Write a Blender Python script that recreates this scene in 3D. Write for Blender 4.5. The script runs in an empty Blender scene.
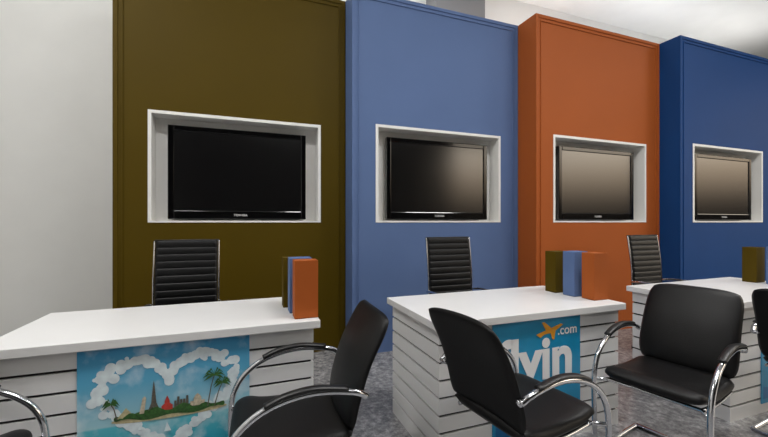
import bpy, math, random
from mathutils import Vector, Matrix
random.seed(4)
C=bpy.context.scene.collection
TH=math.atan(139/370.0)

# ---------------- materials ----------------
def lin(c):
    return tuple(((v/255.0)/12.92 if v/255.0<=0.04045 else (((v/255.0)+0.055)/1.055)**2.4) for v in c)+(1,)
def mat(name,rgb,rough=0.5,metal=0.0,noise=0.0,scale=40,bump=0.0,spec=0.5,emit=None,coat=0,ior=None):
    m=bpy.data.materials.new(name); m.use_nodes=True
    nt=m.node_tree; b=nt.nodes['Principled BSDF']
    col=lin(rgb)
    b.inputs['Base Color'].default_value=col
    b.inputs['Roughness'].default_value=rough
    b.inputs['Metallic'].default_value=metal
    b.inputs['Specular IOR Level'].default_value=spec
    b.inputs['Coat Weight'].default_value=coat
    if ior: b.inputs['IOR'].default_value=ior
    if emit:
        b.inputs['Emission Color'].default_value=lin(emit[0]); b.inputs['Emission Strength'].default_value=emit[1]
    if noise>0 or bump>0:
        tc=nt.nodes.new('ShaderNodeTexCoord'); n=nt.nodes.new('ShaderNodeTexNoise')
        n.inputs['Scale'].default_value=scale; n.inputs['Detail'].default_value=5
        nt.links.new(tc.outputs['Object'],n.inputs['Vector'])
        if noise>0:
            r=nt.nodes.new('ShaderNodeValToRGB')
            r.color_ramp.elements[0].position=.3; r.color_ramp.elements[1].position=.7
            r.color_ramp.elements[0].color=tuple(c*(1-noise) for c in col[:3])+(1,)
            r.color_ramp.elements[1].color=tuple(min(1,c*(1+noise)) for c in col[:3])+(1,)
            nt.links.new(n.outputs['Fac'],r.inputs['Fac']); nt.links.new(r.outputs['Color'],b.inputs['Base Color'])
        if bump>0:
            bp=nt.nodes.new('ShaderNodeBump'); bp.inputs['Strength'].default_value=bump; bp.inputs['Distance'].default_value=.004
            nt.links.new(n.outputs['Fac'],bp.inputs['Height']); nt.links.new(bp.outputs['Normal'],b.inputs['Normal'])
    return m
M_wall=mat('wall_paint',(226,226,223),.7,noise=.02,scale=3)
M_dark=mat('dark_reflected_wall',(40,38,36),.8,noise=.02,scale=3)  # unseen walls made dark to keep the leftmost screen's reflection black
M_ceil=mat('ceiling_paint',(232,232,230),.8,noise=.02,scale=3)
M_grey=mat('pilaster_paint',(120,120,122),.7)
M_olive=mat('olive_paint',(78,62,0),.6,noise=.03,scale=2,spec=.15)
M_blue=mat('blue_paint',(90,112,154),.6,noise=.03,scale=2,spec=.2)
M_orange=mat('orange_paint',(164,84,34),.6,noise=.03,scale=2,spec=.2)
M_navy=mat('navy_paint',(14,62,118),.6,noise=.03,scale=2,spec=.2)
M_white=mat('white_laminate',(226,226,226),.3,noise=.01,scale=5)
M_niche=mat('niche_white',(235,234,230),.5)
M_groove=mat('groove_black',(12,12,14),.7)
M_tv=mat('tv_bezel',(5,5,6),.12,coat=.3)
M_scr=mat('tv_screen',(3,3,4),.17,ior=2.1)
M_leather=mat('black_leather',(8,8,9),.45,bump=.25,scale=220,spec=.3)
M_plastic=mat('black_plastic',(16,16,17),.4)
M_chrome=mat('chrome',(210,212,216),.12,1.0)
M_txt=mat('print_white',(245,245,245),.5)
M_logo=mat('logo_silver',(190,190,190),.4)
M_pblue=mat('poster_cyan',(20,145,192),.35,noise=.12,scale=5)
M_pblue2=mat('print_deep_cyan',(0,110,170),.35)
M_orng=mat('print_orange',(240,165,40),.4)
M_cloud=mat('print_cloud',(225,238,245),.5,noise=.14,scale=22)
M_green=mat('print_green',(52,96,40),.5,noise=.5,scale=70)
M_sand=mat('print_sand',(190,180,140),.5,noise=.25,scale=60)
M_mon=mat('print_monument',(92,88,78),.5,noise=.4,scale=90)
M_stone2=mat('print_pale_stone',(196,184,160),.5,noise=.3,scale=80)
M_red=mat('print_red',(190,60,50),.5,noise=.2,scale=80)
M_frame=mat('glare_window_frame',(60,60,62),.4,.5)

def stone():
    m=mat('grey_granite',(120,120,122),.25); nt=m.node_tree; b=nt.nodes['Principled BSDF']
    tc=nt.nodes.new('ShaderNodeTexCoord'); n=nt.nodes.new('ShaderNodeTexNoise'); n.inputs['Scale'].default_value=26; n.inputs['Detail'].default_value=8; n.inputs['Roughness'].default_value=.75
    r=nt.nodes.new('ShaderNodeValToRGB')
    e=r.color_ramp.elements; e[0].position=.34; e[0].color=lin((88,88,91)); e[1].position=.68; e[1].color=lin((182,181,180))
    x=e.new(.5); x.color=lin((130,130,132))
    nt.links.new(tc.outputs['Object'],n.inputs['Vector']); nt.links.new(n.outputs['Fac'],r.inputs['Fac']); nt.links.new(r.outputs['Color'],b.inputs['Base Color'])
    return m
M_floor=stone()
def sky_print():
    m=mat('poster_sky_sea',(90,180,220),.35); nt=m.node_tree; b=nt.nodes['Principled BSDF']
    tc=nt.nodes.new('ShaderNodeTexCoord'); s=nt.nodes.new('ShaderNodeSeparateXYZ'); r=nt.nodes.new('ShaderNodeValToRGB')
    nt.links.new(tc.outputs['Generated'],s.inputs[0]); nt.links.new(s.outputs['Z'],r.inputs['Fac'])
    e=r.color_ramp.elements
    e[0].position=0; e[0].color=lin((10,110,150)); e[1].position=1; e[1].color=lin((60,150,200))
    for p,c in ((.30,(40,165,190)),(.47,(90,190,205)),(.48,(165,210,222)),(.75,(95,175,210))):
        x=e.new(p); x.color=lin(c)
    n=nt.nodes.new('ShaderNodeTexNoise'); n.inputs['Scale'].default_value=7; n.inputs['Detail'].default_value=7
    nt.links.new(tc.outputs['Object'],n.inputs['Vector'])
    r2=nt.nodes.new('ShaderNodeValToRGB'); r2.color_ramp.elements[0].position=.5; r2.color_ramp.elements[1].position=.8
    nt.links.new(n.outputs['Fac'],r2.inputs['Fac'])
    mx=nt.nodes.new('ShaderNodeMixRGB'); mx.inputs[2].default_value=(.8,.88,.92,1)
    nt.links.new(r2.outputs['Color'],mx.inputs[0]); nt.links.new(r.outputs['Color'],mx.inputs[1]); nt.links.new(mx.outputs[0],b.inputs['Base Color'])
    return m
M_sky=sky_print()

# ---------------- builders ----------------
def empty(name,loc=(0,0,0),rot=0):
    e=bpy.data.objects.new(name,None); C.objects.link(e); e.location=loc; e.rotation_euler=(0,0,rot); e.empty_display_size=.1
    return e
def mesh(name,vs,fs,m,parent=None,smooth=False):
    c=[(min(v[i] for v in vs)+max(v[i] for v in vs))/2 for i in range(3)]
    me=bpy.data.meshes.new(name); me.from_pydata([tuple(v[i]-c[i] for i in range(3)) for v in vs],[],fs); me.update()
    import bmesh
    bm=bmesh.new(); bm.from_mesh(me); bmesh.ops.recalc_face_normals(bm,faces=bm.faces); bm.to_mesh(me); bm.free()
    o=bpy.data.objects.new(name,me); C.objects.link(o); o.location=c
    me.materials.append(m)
    if smooth:
        for p in me.polygons: p.use_smooth=True
    if parent: o.parent=parent
    return o
BF=[(0,3,2,1),(4,5,6,7),(0,1,5,4),(1,2,6,5),(2,3,7,6),(3,0,4,7)]
def bv(lo,hi):
    x0,y0,z0=lo;x1,y1,z1=hi
    return [(x0,y0,z0),(x1,y0,z0),(x1,y1,z0),(x0,y1,z0),(x0,y0,z1),(x1,y0,z1),(x1,y1,z1),(x0,y1,z1)]
def boxes(name,lst,m,parent=None,bevel=0):
    vs=[];fs=[]
    for lo,hi in lst:
        k=len(vs); vs+=bv(lo,hi); fs+=[tuple(i+k for i in f) for f in BF]
    o=mesh(name,vs,fs,m,parent)
    if bevel:
        b=o.modifiers.new('bevel','BEVEL'); b.width=bevel; b.segments=2; b.limit_method='ANGLE'
    return o
def box(name,lo,hi,m,parent=None,bevel=0): return boxes(name,[(lo,hi)],m,parent,bevel)
def smoothpath(pts,n=8):
    P=[Vector(p) for p in pts]; P=[P[0]*2-P[1]]+P+[P[-1]*2-P[-2]]; out=[]
    for i in range(1,len(P)-2):
        a,b,c,d=P[i-1:i+3]
        for k in range(n):
            t=k/n
            out.append(.5*((2*b)+(-a+c)*t+(2*a-5*b+4*c-d)*t*t+(-a+3*b-3*c+d)*t**3))
    out.append(P[-2]); return out
def tube(name,pts,r,m,parent=None,smooth=True,seg=12,rz=None):
    P=smoothpath(pts) if smooth else [Vector(p) for p in pts]
    vs=[];fs=[]
    T=(P[1]-P[0]).normalized(); up=Vector((0,1,0)) if abs(T.y)<.9 else Vector((0,0,1))
    N=(up-T*up.dot(T)).normalized()
    for i,p in enumerate(P):
        if i==0: t=(P[1]-P[0])
        elif i==len(P)-1: t=P[-1]-P[-2]
        else: t=P[i+1]-P[i-1]
        t.normalize(); N=(N-t*N.dot(t)).normalized(); B=t.cross(N)
        for k in range(seg):
            a=2*math.pi*k/seg; vs.append(tuple(p+N*(r*math.cos(a))+B*((rz or r)*math.sin(a))))
    n=len(P)
    for i in range(n-1):
        for k in range(seg):
            k2=(k+1)%seg; fs.append((i*seg+k,i*seg+k2,(i+1)*seg+k2,(i+1)*seg+k))
    fs.append(tuple(range(seg))); fs.append(tuple((n-1)*seg+k for k in range(seg)))
    return mesh(name,vs,fs,m,parent,True)
def pad(name,path,w,th,m,parent=None,bow=0,taper=0,NS=18,rc=.10):
    P=smoothpath([(x,0,z) for x,z in path],6); n=len(P); vs=[];fs=[]
    f=[];bk=[]
    L=[0]
    for i in range(1,n): L.append(L[-1]+(P[i]-P[i-1]).length)
    for i in range(n):
        t=2*L[i]/L[-1]-1
        tg=(P[min(i+1,n-1)]-P[max(i-1,0)]).normalized(); N=Vector((tg.z,0,-tg.x))
        rf=[];rb=[]
        for j in range(NS+1):
            s=2*j/NS-1
            s=math.sin(s*math.pi/2)*.5+s*.5
            ww=w/2*(1-rc*abs(t)**7)*(1-taper*(t+1)/2)
            q=P[i]-tg*(t*abs(s)**7*rc*w*.35)
            e=max(0,(1-abs(s)**8)*(1-abs(t)**10))**.5
            base=q+Vector((0,s*ww,0))+N*(bow*s*s)
            for sg,row in ((1,rf),(-1,rb)):
                if e<1e-4 and sg==-1: row.append(rf[j]); continue
                row.append(len(vs)); vs.append(tuple(base+N*(sg*th/2*e)))
        f.append(rf);bk.append(rb)
    for g in (f,bk):
        for i in range(n-1):
            for j in range(NS):
                q=(g[i][j],g[i][j+1],g[i+1][j+1],g[i+1][j]); q2=tuple(dict.fromkeys(q))
                if len(q2)>=3: fs.append(q2)
    return mesh(name,vs,fs,m,parent,True)
def cyl(name,c,r,h,m,parent=None,seg=24,r2=None,ax='z'):
    r2=r if r2 is None else r2; vs=[]
    for k in range(seg):
        a=2*math.pi*k/seg; vs.append((r*math.cos(a),r*math.sin(a),0))
    for k in range(seg):
        a=2*math.pi*k/seg; vs.append((r2*math.cos(a),r2*math.sin(a),h))
    if ax=='y': vs=[(x,z,y) for x,y,z in vs]
    vs=[(x+c[0],y+c[1],z+c[2]) for x,y,z in vs]
    fs=[(k,(k+1)%seg,(k+1)%seg+seg,k+seg) for k in range(seg)]+[tuple(range(seg)),tuple(range(seg,2*seg))]
    return mesh(name,vs,fs,m,parent,False)
def flat(name,pts,y,m,parent,th=.0006):
    n=len(pts); vs=[(x,y,z) for x,z in pts]+[(x,y+th,z) for x,z in pts]
    fs=[tuple(range(n)),tuple(range(n,2*n))]+[(k,(k+1)%n,(k+1)%n+n,k+n) for k in range(n)]
    return mesh(name,vs,fs,m,parent)
def text(name,s,x,y,z,size,m,parent,off=0,shear=0):
    cu=bpy.data.curves.new(name,'FONT'); cu.body=s; cu.size=size; cu.offset=off; cu.extrude=.0004; cu.shear=shear
    o=bpy.data.objects.new(name,cu); C.objects.link(o); o.location=(x,y,z); o.rotation_euler=(math.pi/2,0,0)
    cu.materials.append(m); o.parent=parent; return o

# ---------------- room ----------------
XL,XR,YF,YB,H=-2.7,10.0,-5.0,4.4,4.5
WX=7.1; WZ0,WZ1=1.4,4.2; WY=1.9
box('floor',(XL-.1,YF-.1,-.1),(XR+.1,YB+.1,0),M_floor)
box('ceiling',(XL-.1,YF-.1,H),(XR+.1,YB+.1,H+.1),M_ceil)
box('wall_back',(XL-.1,YB,0),(XR+.1,YB+.1,H),M_wall)
box('wall_left',(XL-.1,YF,0),(XL,YB,H),M_wall)
boxes('wall_front',[((XL-.1,YF-.1,0),(WX,YF,H)),((WX,YF-.1,0),(XR+.1,YF,WZ0)),((WX,YF-.1,WZ1),(XR+.1,YF,H)),((9.8,YF-.1,WZ0),(XR+.1,YF,WZ1))],M_dark)
boxes('wall_right',[((XR,YF,0),(XR+.1,YB,WZ0)),((XR,YF,WZ1),(XR+.1,YB,H)),((XR,WY,WZ0),(XR+.1,YB,WZ1)),((XR,YF,WZ0),(XR+.1,YF+.2,WZ1))],M_dark)
def win(name,ax,a0,a1,c):
    L=[]
    bars=[(a0,a1,WZ0,WZ0+.05),(a0,a1,WZ1-.05,WZ1),(a0,a0+.05,WZ0+.05,WZ1-.05),(a1-.05,a1,WZ0+.05,WZ1-.05)]
    for p,q,z0,z1 in bars:
        L.append(((p,c-.02,z0),(q,c+.02,z1)) if ax=='x' else ((c-.02,p,z0),(c+.02,q,z1)))
    boxes(name,L,M_frame)
win('glare_window_1','x',WX,9.8,YF-.05)  # unseen opening added behind the camera, placed for the glare on the screens
win('glare_window_2','y',YF+.2,WY,XR+.05)  # unseen opening added, extended so the right-hand screens catch a bright reflection
box('trim_1',(XL,YB-.012,0),(-1.02,YB,.08),M_white)
box('pilaster',(2.25,YB-.25,3.5),(3.0,YB,H),M_grey)

# ---------------- coloured partition panels with niches & TVs ----------------
PX=[-1.0,.93,2.84,4.75,6.66]; PD=[3.56,3.33,3.06,2.83]; PM=[M_olive,M_blue,M_orange,M_navy]; PN=['olive_partition','blue_partition','orange_partition','navy_partition']
PH=3.43
for i in range(4):
    x0,x1,d=PX[i]+.002,PX[i+1]-.002,PD[i]
    e=empty(PN[i],((x0+x1)/2,d,0)); 
    a=(x0-x1)/2; b=-a; nx=.715; z0,z1=1.25,2.18
    m=PM[i]; Y2=YB-.02-d
    boxes('panel_body',[((a,.17,0),(b,Y2,PH))],m,e)
    boxes('panel_face',[((a,0,0),(-nx,.17,PH)),((nx,0,0),(b,.17,PH)),((-nx,0,0),(nx,.17,z0)),((-nx,0,z1),(nx,.17,PH))],m,e)
    for k,(ins,w) in enumerate(((.0,.035),(.06,.012))):
        boxes('edge_bead_%d'%(k+1),[((a+ins,-.008,0),(a+ins+w,0,PH-ins)),((b-ins-w,-.008,0),(b-ins,0,PH-ins)),((a+ins+w,-.008,PH-ins-w),(b-ins-w,0,PH-ins))],m,e,.002)
    f=.022
    boxes('niche_frame',[((-nx-.004,-.006,z0-.004),(-nx+f,.165,z1+.004)),((nx-f,-.006,z0-.004),(nx+.004,.165,z1+.004)),((-nx+f,-.006,z0-.004),(nx-f,.165,z0+.012)),((-nx+f,-.006,z1-f),(nx-f,.165,z1+.004)),((-nx+f,.155,z0),(nx-f,.168,z1-f))],M_niche,e)
    t=empty('wall_television' ,((x0+x1)/2,d,0))
    w=.585; zb,zt=1.275,2.085
    boxes('bezel',[((-w,.05,zb),(-w+.045,.10,zt)),((w-.045,.05,zb),(w,.10,zt)),((-w+.045,.05,zb),(w-.045,.10,zb+.075)),((-w+.045,.05,zt-.045),(w-.045,.10,zt))],M_tv,t,.006)
    box('back_shell',(-w+.02,.075,zb+.02),(w-.02,.152,zt-.02),M_plastic,t,.01)
    box('screen',(-w+.04,.06,zb+.07),(w-.04,.074,zt-.04),M_scr,t)
    text('badge','TOSHIBA',-.06,.049,zb+.028,.028,M_logo,t,off=.0005)

# ---------------- reception desks ----------------
def poster_island(e,xc,y,zt):
    w=.34; zb=.06
    p=empty('travel_poster'); p.parent=e
    box('print_base',(xc-w,y-.004,zb),(xc+w,y,zt),M_sky,p)
    yy=y-.005
    vs=[];fs=[]
    def disc(cx,cz,r,yq,n=14):
        k=len(vs)
        for q in range(n):
            a=2*math.pi*q/n; vs.append((cx+r*math.cos(a),yq,cz+r*math.sin(a)))
        fs.append(tuple(range(k,k+n)))
    def heart(t,s):
        return (s*16*math.sin(t)**3/16, s*(13*math.cos(t)-5*math.cos(2*t)-2*math.cos(3*t)-math.cos(4*t))/16)
    hc=(xc+.0,.46)
    for q in range(420):
        t=2*math.pi*random.random(); sc=.245+random.gauss(0,.013); hx,hz=heart(t,sc)
        disc(hc[0]+hx*1.08,hc[1]+hz*.98,random.uniform(.005,.022),yy-q*.0000012)
    mesh('heart_cloud',vs,fs,M_cloud,p)
    y2=yy-.0012
    flat('island_sand',[(xc+.01+.23*math.cos(a),.385+.018*math.sin(a)) for a in [2*math.pi*k/30 for k in range(30)]],y2,M_sand,p)
    flat('island_grass',[(xc+.01+.22*math.cos(a),.397+.018*math.sin(a)+.006*math.sin(7*a)) for a in [2*math.pi*k/60 for k in range(60)]],y2-.0008,M_green,p)
    y3=y2-.0016
    b=.405
    T=xc-.06
    flat('lattice_tower',[(T-.026,b),(T-.010,b+.04),(T-.0025,b+.125),(T,b+.14),(T+.0025,b+.125),(T+.010,b+.04),(T+.026,b),(T+.014,b),(T,b+.022),(T-.014,b)],y3,M_mon,p)
    flat('pyramid',[(xc-.2,b-.01),(xc-.165,b+.035),(xc-.13,b-.01)],y3,M_sand,p)
    L=xc-.115
    flat('leaning_tower',[(L,b),(L+.018,b),(L+.026,b+.065),(L+.020,b+.075),(L+.012,b+.067)],y3-.0002,M_stone2,p)
    flat('temple',[(xc-.03,b),(xc-.03,b+.02),(xc-.018,b+.03),(xc-.018,b+.04),(xc-.008,b+.065),(xc+.002,b+.04),(xc+.002,b+.03),(xc+.014,b+.02),(xc+.014,b)],y3,M_red,p)
    sk=[(xc+.02,b)]
    for k in range(5):
        h=random.uniform(.03,.07); sk+=[(xc+.02+k*.012,b+h),(xc+.02+k*.012+.009,b+h),(xc+.02+k*.012+.010,b+.015)]
    sk+=[(xc+.085,b)]
    flat('skyline',sk,y3,M_mon,p)
    D=xc+.115
    flat('domed_palace',[(D-.03,b),(D-.03,b+.022),(D-.016,b+.022),(D-.016,b+.034),(D-.010,b+.046),(D,b+.056),(D+.010,b+.046),(D+.016,b+.034),(D+.016,b+.022),(D+.03,b+.022),(D+.03,b)],y3-.0002,M_stone2,p)
    bush=[]
    for k in range(60):
        a=math.pi*k/59; bush.append((xc+.2*math.cos(a),b-.016+.024*math.sin(a)*(1+.5*math.sin(11*a))+.004*random.random()))
    flat('bushes',bush,y3-.0006,M_green,p)
    for n,(px,ph,lean) in enumerate(((xc+.155,.13,.03),(xc+.185,.09,.035),(xc-.2,.06,-.02))):
        flat('palm_trunk_%d'%(n+1),[(px,b-.01),(px+.005,b-.01),(px+lean*.5+.004,b+ph*.6),(px+lean+.002,b+ph),(px+lean-.002,b+ph),(px+lean*.5,b+ph*.6)],y3-.0014,M_mon,p)
        cx,cz=px+lean,b+ph; vs2=[];fs2=[]
        for j in range(9):
            a=math.radians(-25+230*j/8); R=.05*(ph/.13)**.5; k0=len(vs2)
            ex,ez=cx+R*math.cos(a),cz+R*.6*math.sin(a)-.012; mx,mz=cx+R*.55*math.cos(a),cz+R*.6*math.sin(a)+.006
            vs2+=[(cx,y3-.002,cz-.002),(mx+.002,y3-.002,mz-.007),(ex,y3-.002,ez),(mx,y3-.002,mz+.004),(cx,y3-.0018,cz+.003)]
            fs2.append((k0,k0+1,k0+2,k0+3,k0+4))
        mesh('palm_crown_%d'%(n+1),vs2,fs2,M_green,p)
    for n,(cx,cz,sx) in enumerate(((xc-.02,.31,.028),(xc+.11,.33,.02),(xc-.12,.335,.02))):
        flat('sail_%d'%(n+1),[(cx,cz),(cx+sx,cz),(cx+sx*.4,cz+sx*1.5)],y3,M_cloud,p)
def poster_logo(e,xc,y,zt):
    w=.31; zb=.06
    p=empty('travel_poster'); p.parent=e
    box('print_base',(xc-w,y-.004,zb),(xc+w,y,zt),M_pblue,p)
    text('logo_text','flyin',xc-.285,y-.0065,.375,.33,M_txt,p,off=.011)
    text('logo_suffix','.com',xc+.135,y-.0065,.605,.075,M_txt,p,off=.001)
    flat('plane_icon',[(xc-.02,.62),(xc+.05,.638),(xc+.02,.685),(xc+.04,.685),(xc+.09,.648),(xc+.16,.668),(xc+.175,.660),(xc+.12,.63),(xc+.11,.58),(xc+.095,.585),(xc+.085,.62),(xc+.04,.616),(xc+.01,.60)],y-.0065,M_orng,p)
    flat('swoosh',[(xc-.29,.09),(xc+.29,.09),(xc+.29,.22),(xc+.1,.16),(xc-.1,.14),(xc-.29,.17)],y-.0052,M_pblue2,p)
def desk(x0,y0,x1,y1,poster=None):
    e=empty('reception_desk',((x0+x1)/2,(y0+y1)/2,0))
    a=(x0-x1)/2; b=-a; c=(y0-y1)/2; d=-c
    box('desk_top',(a,c,.71),(b,d,.75),M_white,e,.003)
    i=.03
    boxes('core',[((a+i+.012,c+i+.012,0),(b-i-.012,c+i+.04,.71)),((a+i+.012,c+i+.04,0),(a+i+.04,d-i,.71)),((b-i-.04,c+i+.04,0),(b-i-.012,d-i,.71))],M_groove,e)
    L=[]; n=8; p=.71/n
    for k in range(n):
        z0=k*p+(.012 if k else .0); z1=(k+1)*p-.001
        L+=[((a+i,c+i,z0),(b-i,c+i+.012,z1)),((a+i,c+i+.012,z0),(a+i+.012,d-i,z1)),((b-i-.012,c+i+.012,z0),(b-i,d-i,z1))]
    boxes('slats',L,M_white,e)
    if poster: poster(e,.0,c+i-.0005,.705)
    return e
DK=[(-1.0,1.88,.36,2.55),(.88,1.61,2.20,2.29),(2.80,1.37,4.14,2.05)]
desk(*DK[0],poster_island); desk(*DK[1],poster_logo); desk(*DK[2],poster_logo)

def block(x,y,m,name,h=.30):
    e=empty(name,(x,y,.7502))
    w,dp=.12,.095
    boxes('shell',[((-w/2,-dp/2,0),(w/2,-dp/2+.004,h)),((-w/2,dp/2-.004,0),(w/2,dp/2,h)),((-w/2,-dp/2+.004,0),(-w/2+.004,dp/2-.004,h)),((w/2-.004,-dp/2+.004,0),(w/2,dp/2-.004,h)),((-w/2,-dp/2,0),(w/2,dp/2,.004)),((-w/2+.004,-dp/2+.004,h-.006),(w/2-.004,dp/2-.004,h-.002))],m,e,.0008)
for (x,y) in ((.299,1.985),(2.135,1.775),(4.02,1.53)):
    block(x,y,M_orange,'orange_brochure_box'); block(x-.02+(.01 if x<1 else 0),y+.135,M_blue,'blue_brochure_box'); block(x-.03,y+.285,M_olive,'olive_brochure_box',.29)

# ---------------- chairs ----------------
def visitor_chair(x,y,ang):
    e=empty('cantilever_chair',(x,y,0),math.radians(ang))
    pad('seat',[(-.24,.445),(-.1,.43),(.08,.435),(.16,.45),(.215,.44)],.45,.06,M_leather,e,bow=0)
    pad('backrest',[(-.205,.45),(-.225,.56),(-.27,.70),(-.33,.82),(-.365,.885)],.455,.035,M_leather,e,bow=-.02,taper=.04)
    for s,n in ((1,'left'),(-1,'right')):
        yy=s*.245
        tube('frame_'+n,[(-.275,yy*.96,.60),(-.22,yy,.628),(-.09,yy,.645),(.03,yy,.63),(.13,yy,.585),(.20,yy,.51),(.228,yy,.40),(.225,yy,.2),(.215,yy,.08),(.17,yy,.022),(.1,yy,.0125),(-.1,yy,.0125),(-.25,yy,.0125)],.0125,M_chrome,e)
        tube('arm_pad_'+n,[(-.20,yy,.645),(-.08,yy,.661),(.02,yy,.649),(.09,yy,.622)],.018,M_plastic,e,rz=.009)
        tube('seat_rail_'+n,[(-.2,s*.20,.40),(0,s*.20,.39),(.17,s*.20,.405)],.010,M_chrome,e)
        tube('back_bracket_'+n,[(-.275,yy*.96,.60),(-.262,s*.21,.60)],.012,M_chrome,e,smooth=False)
    tube('rear_cross',[(-.25,-.245,.0125),(-.25,.245,.0125)],.0125,M_chrome,e,smooth=False)
    tube('front_cross',[(.228,-.245,.405),(.17,-.2,.405),(.17,.2,.405),(.228,.245,.405)],.010,M_chrome,e,smooth=False)
    tube('seat_cross',[(-.15,-.2,.40),(-.15,.2,.40)],.010,M_chrome,e,smooth=False)
visitor_chair(.16,1.56,178)
visitor_chair(1.165,1.33,7)
visitor_chair(2.04,1.28,192)
visitor_chair(3.12,1.08,6)
visitor_chair(-.94,1.57,5)

def office_chair(x,y,ang):
    e=empty('office_swivel_chair',(x,y,0),math.radians(ang))
    pad('seat',[(-.2,.47),(-.1,.455),(.1,.46),(.2,.475),(.25,.46)],.42,.05,M_leather,e)
    path=smoothpath([(-.19,0,.49),(-.21,0,.62),(-.215,0,.78),(-.235,0,.95),(-.26,0,1.11)],8)
    vs=[];fs=[];n=13;L=len(path)-1
    prof=[]
    N=n*8
    for k in range(N+1):
        u=k/N*L; i=min(int(u),L-1); p=path[i].lerp(path[i+1],u-i); tg=(path[i+1]-path[i]).normalized(); nn=Vector((tg.z,0,-tg.x))
        hgt=.012+.006*abs(math.sin(math.pi*k/8))**.5
        prof.append((p,nn,hgt))
    for p,nn,hg in prof:
        for s in (-.205,-.19,.19,.205):
            hh=hg if abs(s)<.2 else .008
            vs.append(tuple(p+nn*hh+Vector((0,s,0)))); 
        for s in (.205,.19,-.19,-.205):
            hh=hg if abs(s)<.2 else .008
            vs.append(tuple(p-nn*hh+Vector((0,s,0))))
    for k in range(N):
        for j in range(8):
            j2=(j+1)%8; fs.append((k*8+j,k*8+j2,(k+1)*8+j2,(k+1)*8+j))
    fs.append(tuple(range(8))); fs.append(tuple(N*8+j for j in range(8)))
    mesh('ribbed_backrest',vs,fs,M_leather,e,False)
    for s,nm in ((1,'left'),(-1,'right')):
        pts=[tuple(p+Vector((0,s*.214,0))) for p in path[::4]]
        tube('side_rail_'+nm,[(.24,s*.214,.465),(.0,s*.214,.445),(-.15,s*.214,.455)]+pts[0:],.006,M_chrome,e,rz=.010)
        tube('armrest_'+nm,[(-.205,s*.23,.66),(-.1,s*.24,.675),(.1,s*.24,.67),(.17,s*.24,.62),(.14,s*.235,.52),(.1,s*.22,.455)],.010,M_chrome,e)
    tube('top_bar',[tuple(path[-1]+Vector((0,-.214,.004))),tuple(path[-1]+Vector((0,.214,.004)))],.006,M_plastic,e,smooth=False)
    cyl('gas_lift',(0,0,.09),.025,.35,M_chrome,e)
    cyl('hub',(0,0,.06),.04,.06,M_chrome,e)
    box('mechanism',(-.1,-.08,.41),(.1,.08,.437),M_plastic,e,.008)
    for k in range(5):
        a=2*math.pi*k/5+.3; c,s=math.cos(a),math.sin(a)
        tube('base_arm_%d'%(k+1),[(.03*c,.03*s,.095),(.28*c,.28*s,.07)],.016,M_chrome,e,smooth=False)
        cyl('caster_%d'%(k+1),(.28*c,.28*s-.02,.0275),.0275,.04,M_plastic,e,ax='y')
office_chair(-.40,2.84,-90)
office_chair(1.67,2.59,-90)
office_chair(3.78,2.34,-90)

# ---------------- lights ----------------
def area(name,loc,sx,sy,p,col=(1,.985,.965),rot=(0,0,0)):
    l=bpy.data.lights.new(name,'AREA'); l.shape='RECTANGLE'; l.size=sx; l.size_y=sy; l.energy=p; l.color=col
    o=bpy.data.objects.new(name,l); C.objects.link(o); o.location=loc; o.rotation_euler=rot
for k,(x,y) in enumerate(((-1.4,1.0),(1.4,.8),(4.0,.6),(6.8,.6))):
    area('added_wall_fill',(x,y,H-.06),1.2,.4,68)
area('added_wall_fill',(-1.75,2.9,H-.06),.5,.5,20)  # fill added to brighten the left end of the back wall
area('added_wall_fill',(2,-2.0,H-.06),3,.8,38)
for x,y in ((-.05,4.0),(1.88,3.9),(3.8,3.75),(5.7,3.6),(7.6,3.6)):
    area('added_uplight',(x,y,3.5),1.6,.15,11,rot=(math.pi,0,0))  # uplights added above the panels to brighten ceiling and back wall

w=bpy.data.worlds.new('World'); bpy.context.scene.world=w; w.use_nodes=True
nt=w.node_tree; bg=nt.nodes['Background']
tc=nt.nodes.new('ShaderNodeTexCoord'); sx=nt.nodes.new('ShaderNodeSeparateXYZ'); r=nt.nodes.new('ShaderNodeValToRGB')
nt.links.new(tc.outputs['Generated'],sx.inputs[0]); nt.links.new(sx.outputs['Z'],r.inputs['Fac']); nt.links.new(r.outputs['Color'],bg.inputs[0])
e=r.color_ramp.elements; e[0].position=.04; e[0].color=(.015,.013,.011,1); e[1].position=.20; e[1].color=(1,.88,.72,1)
x=e.new(.11); x.color=(.42,.32,.22,1)
bg.inputs[1].default_value=4.0

# ---------------- camera ----------------
cam=bpy.data.cameras.new('camera'); co=bpy.data.objects.new('camera',cam); C.objects.link(co)
co.location=(0,0,1.25); co.rotation_euler=(math.pi/2,0,-TH)
cam.sensor_width=36; cam.lens=370/768*36; cam.shift_y=3.5/768; cam.clip_start=.05
bpy.context.scene.camera=co
vs=bpy.context.scene.view_settings
vs.view_transform='Standard'; vs.look='None'; vs.exposure=0.0
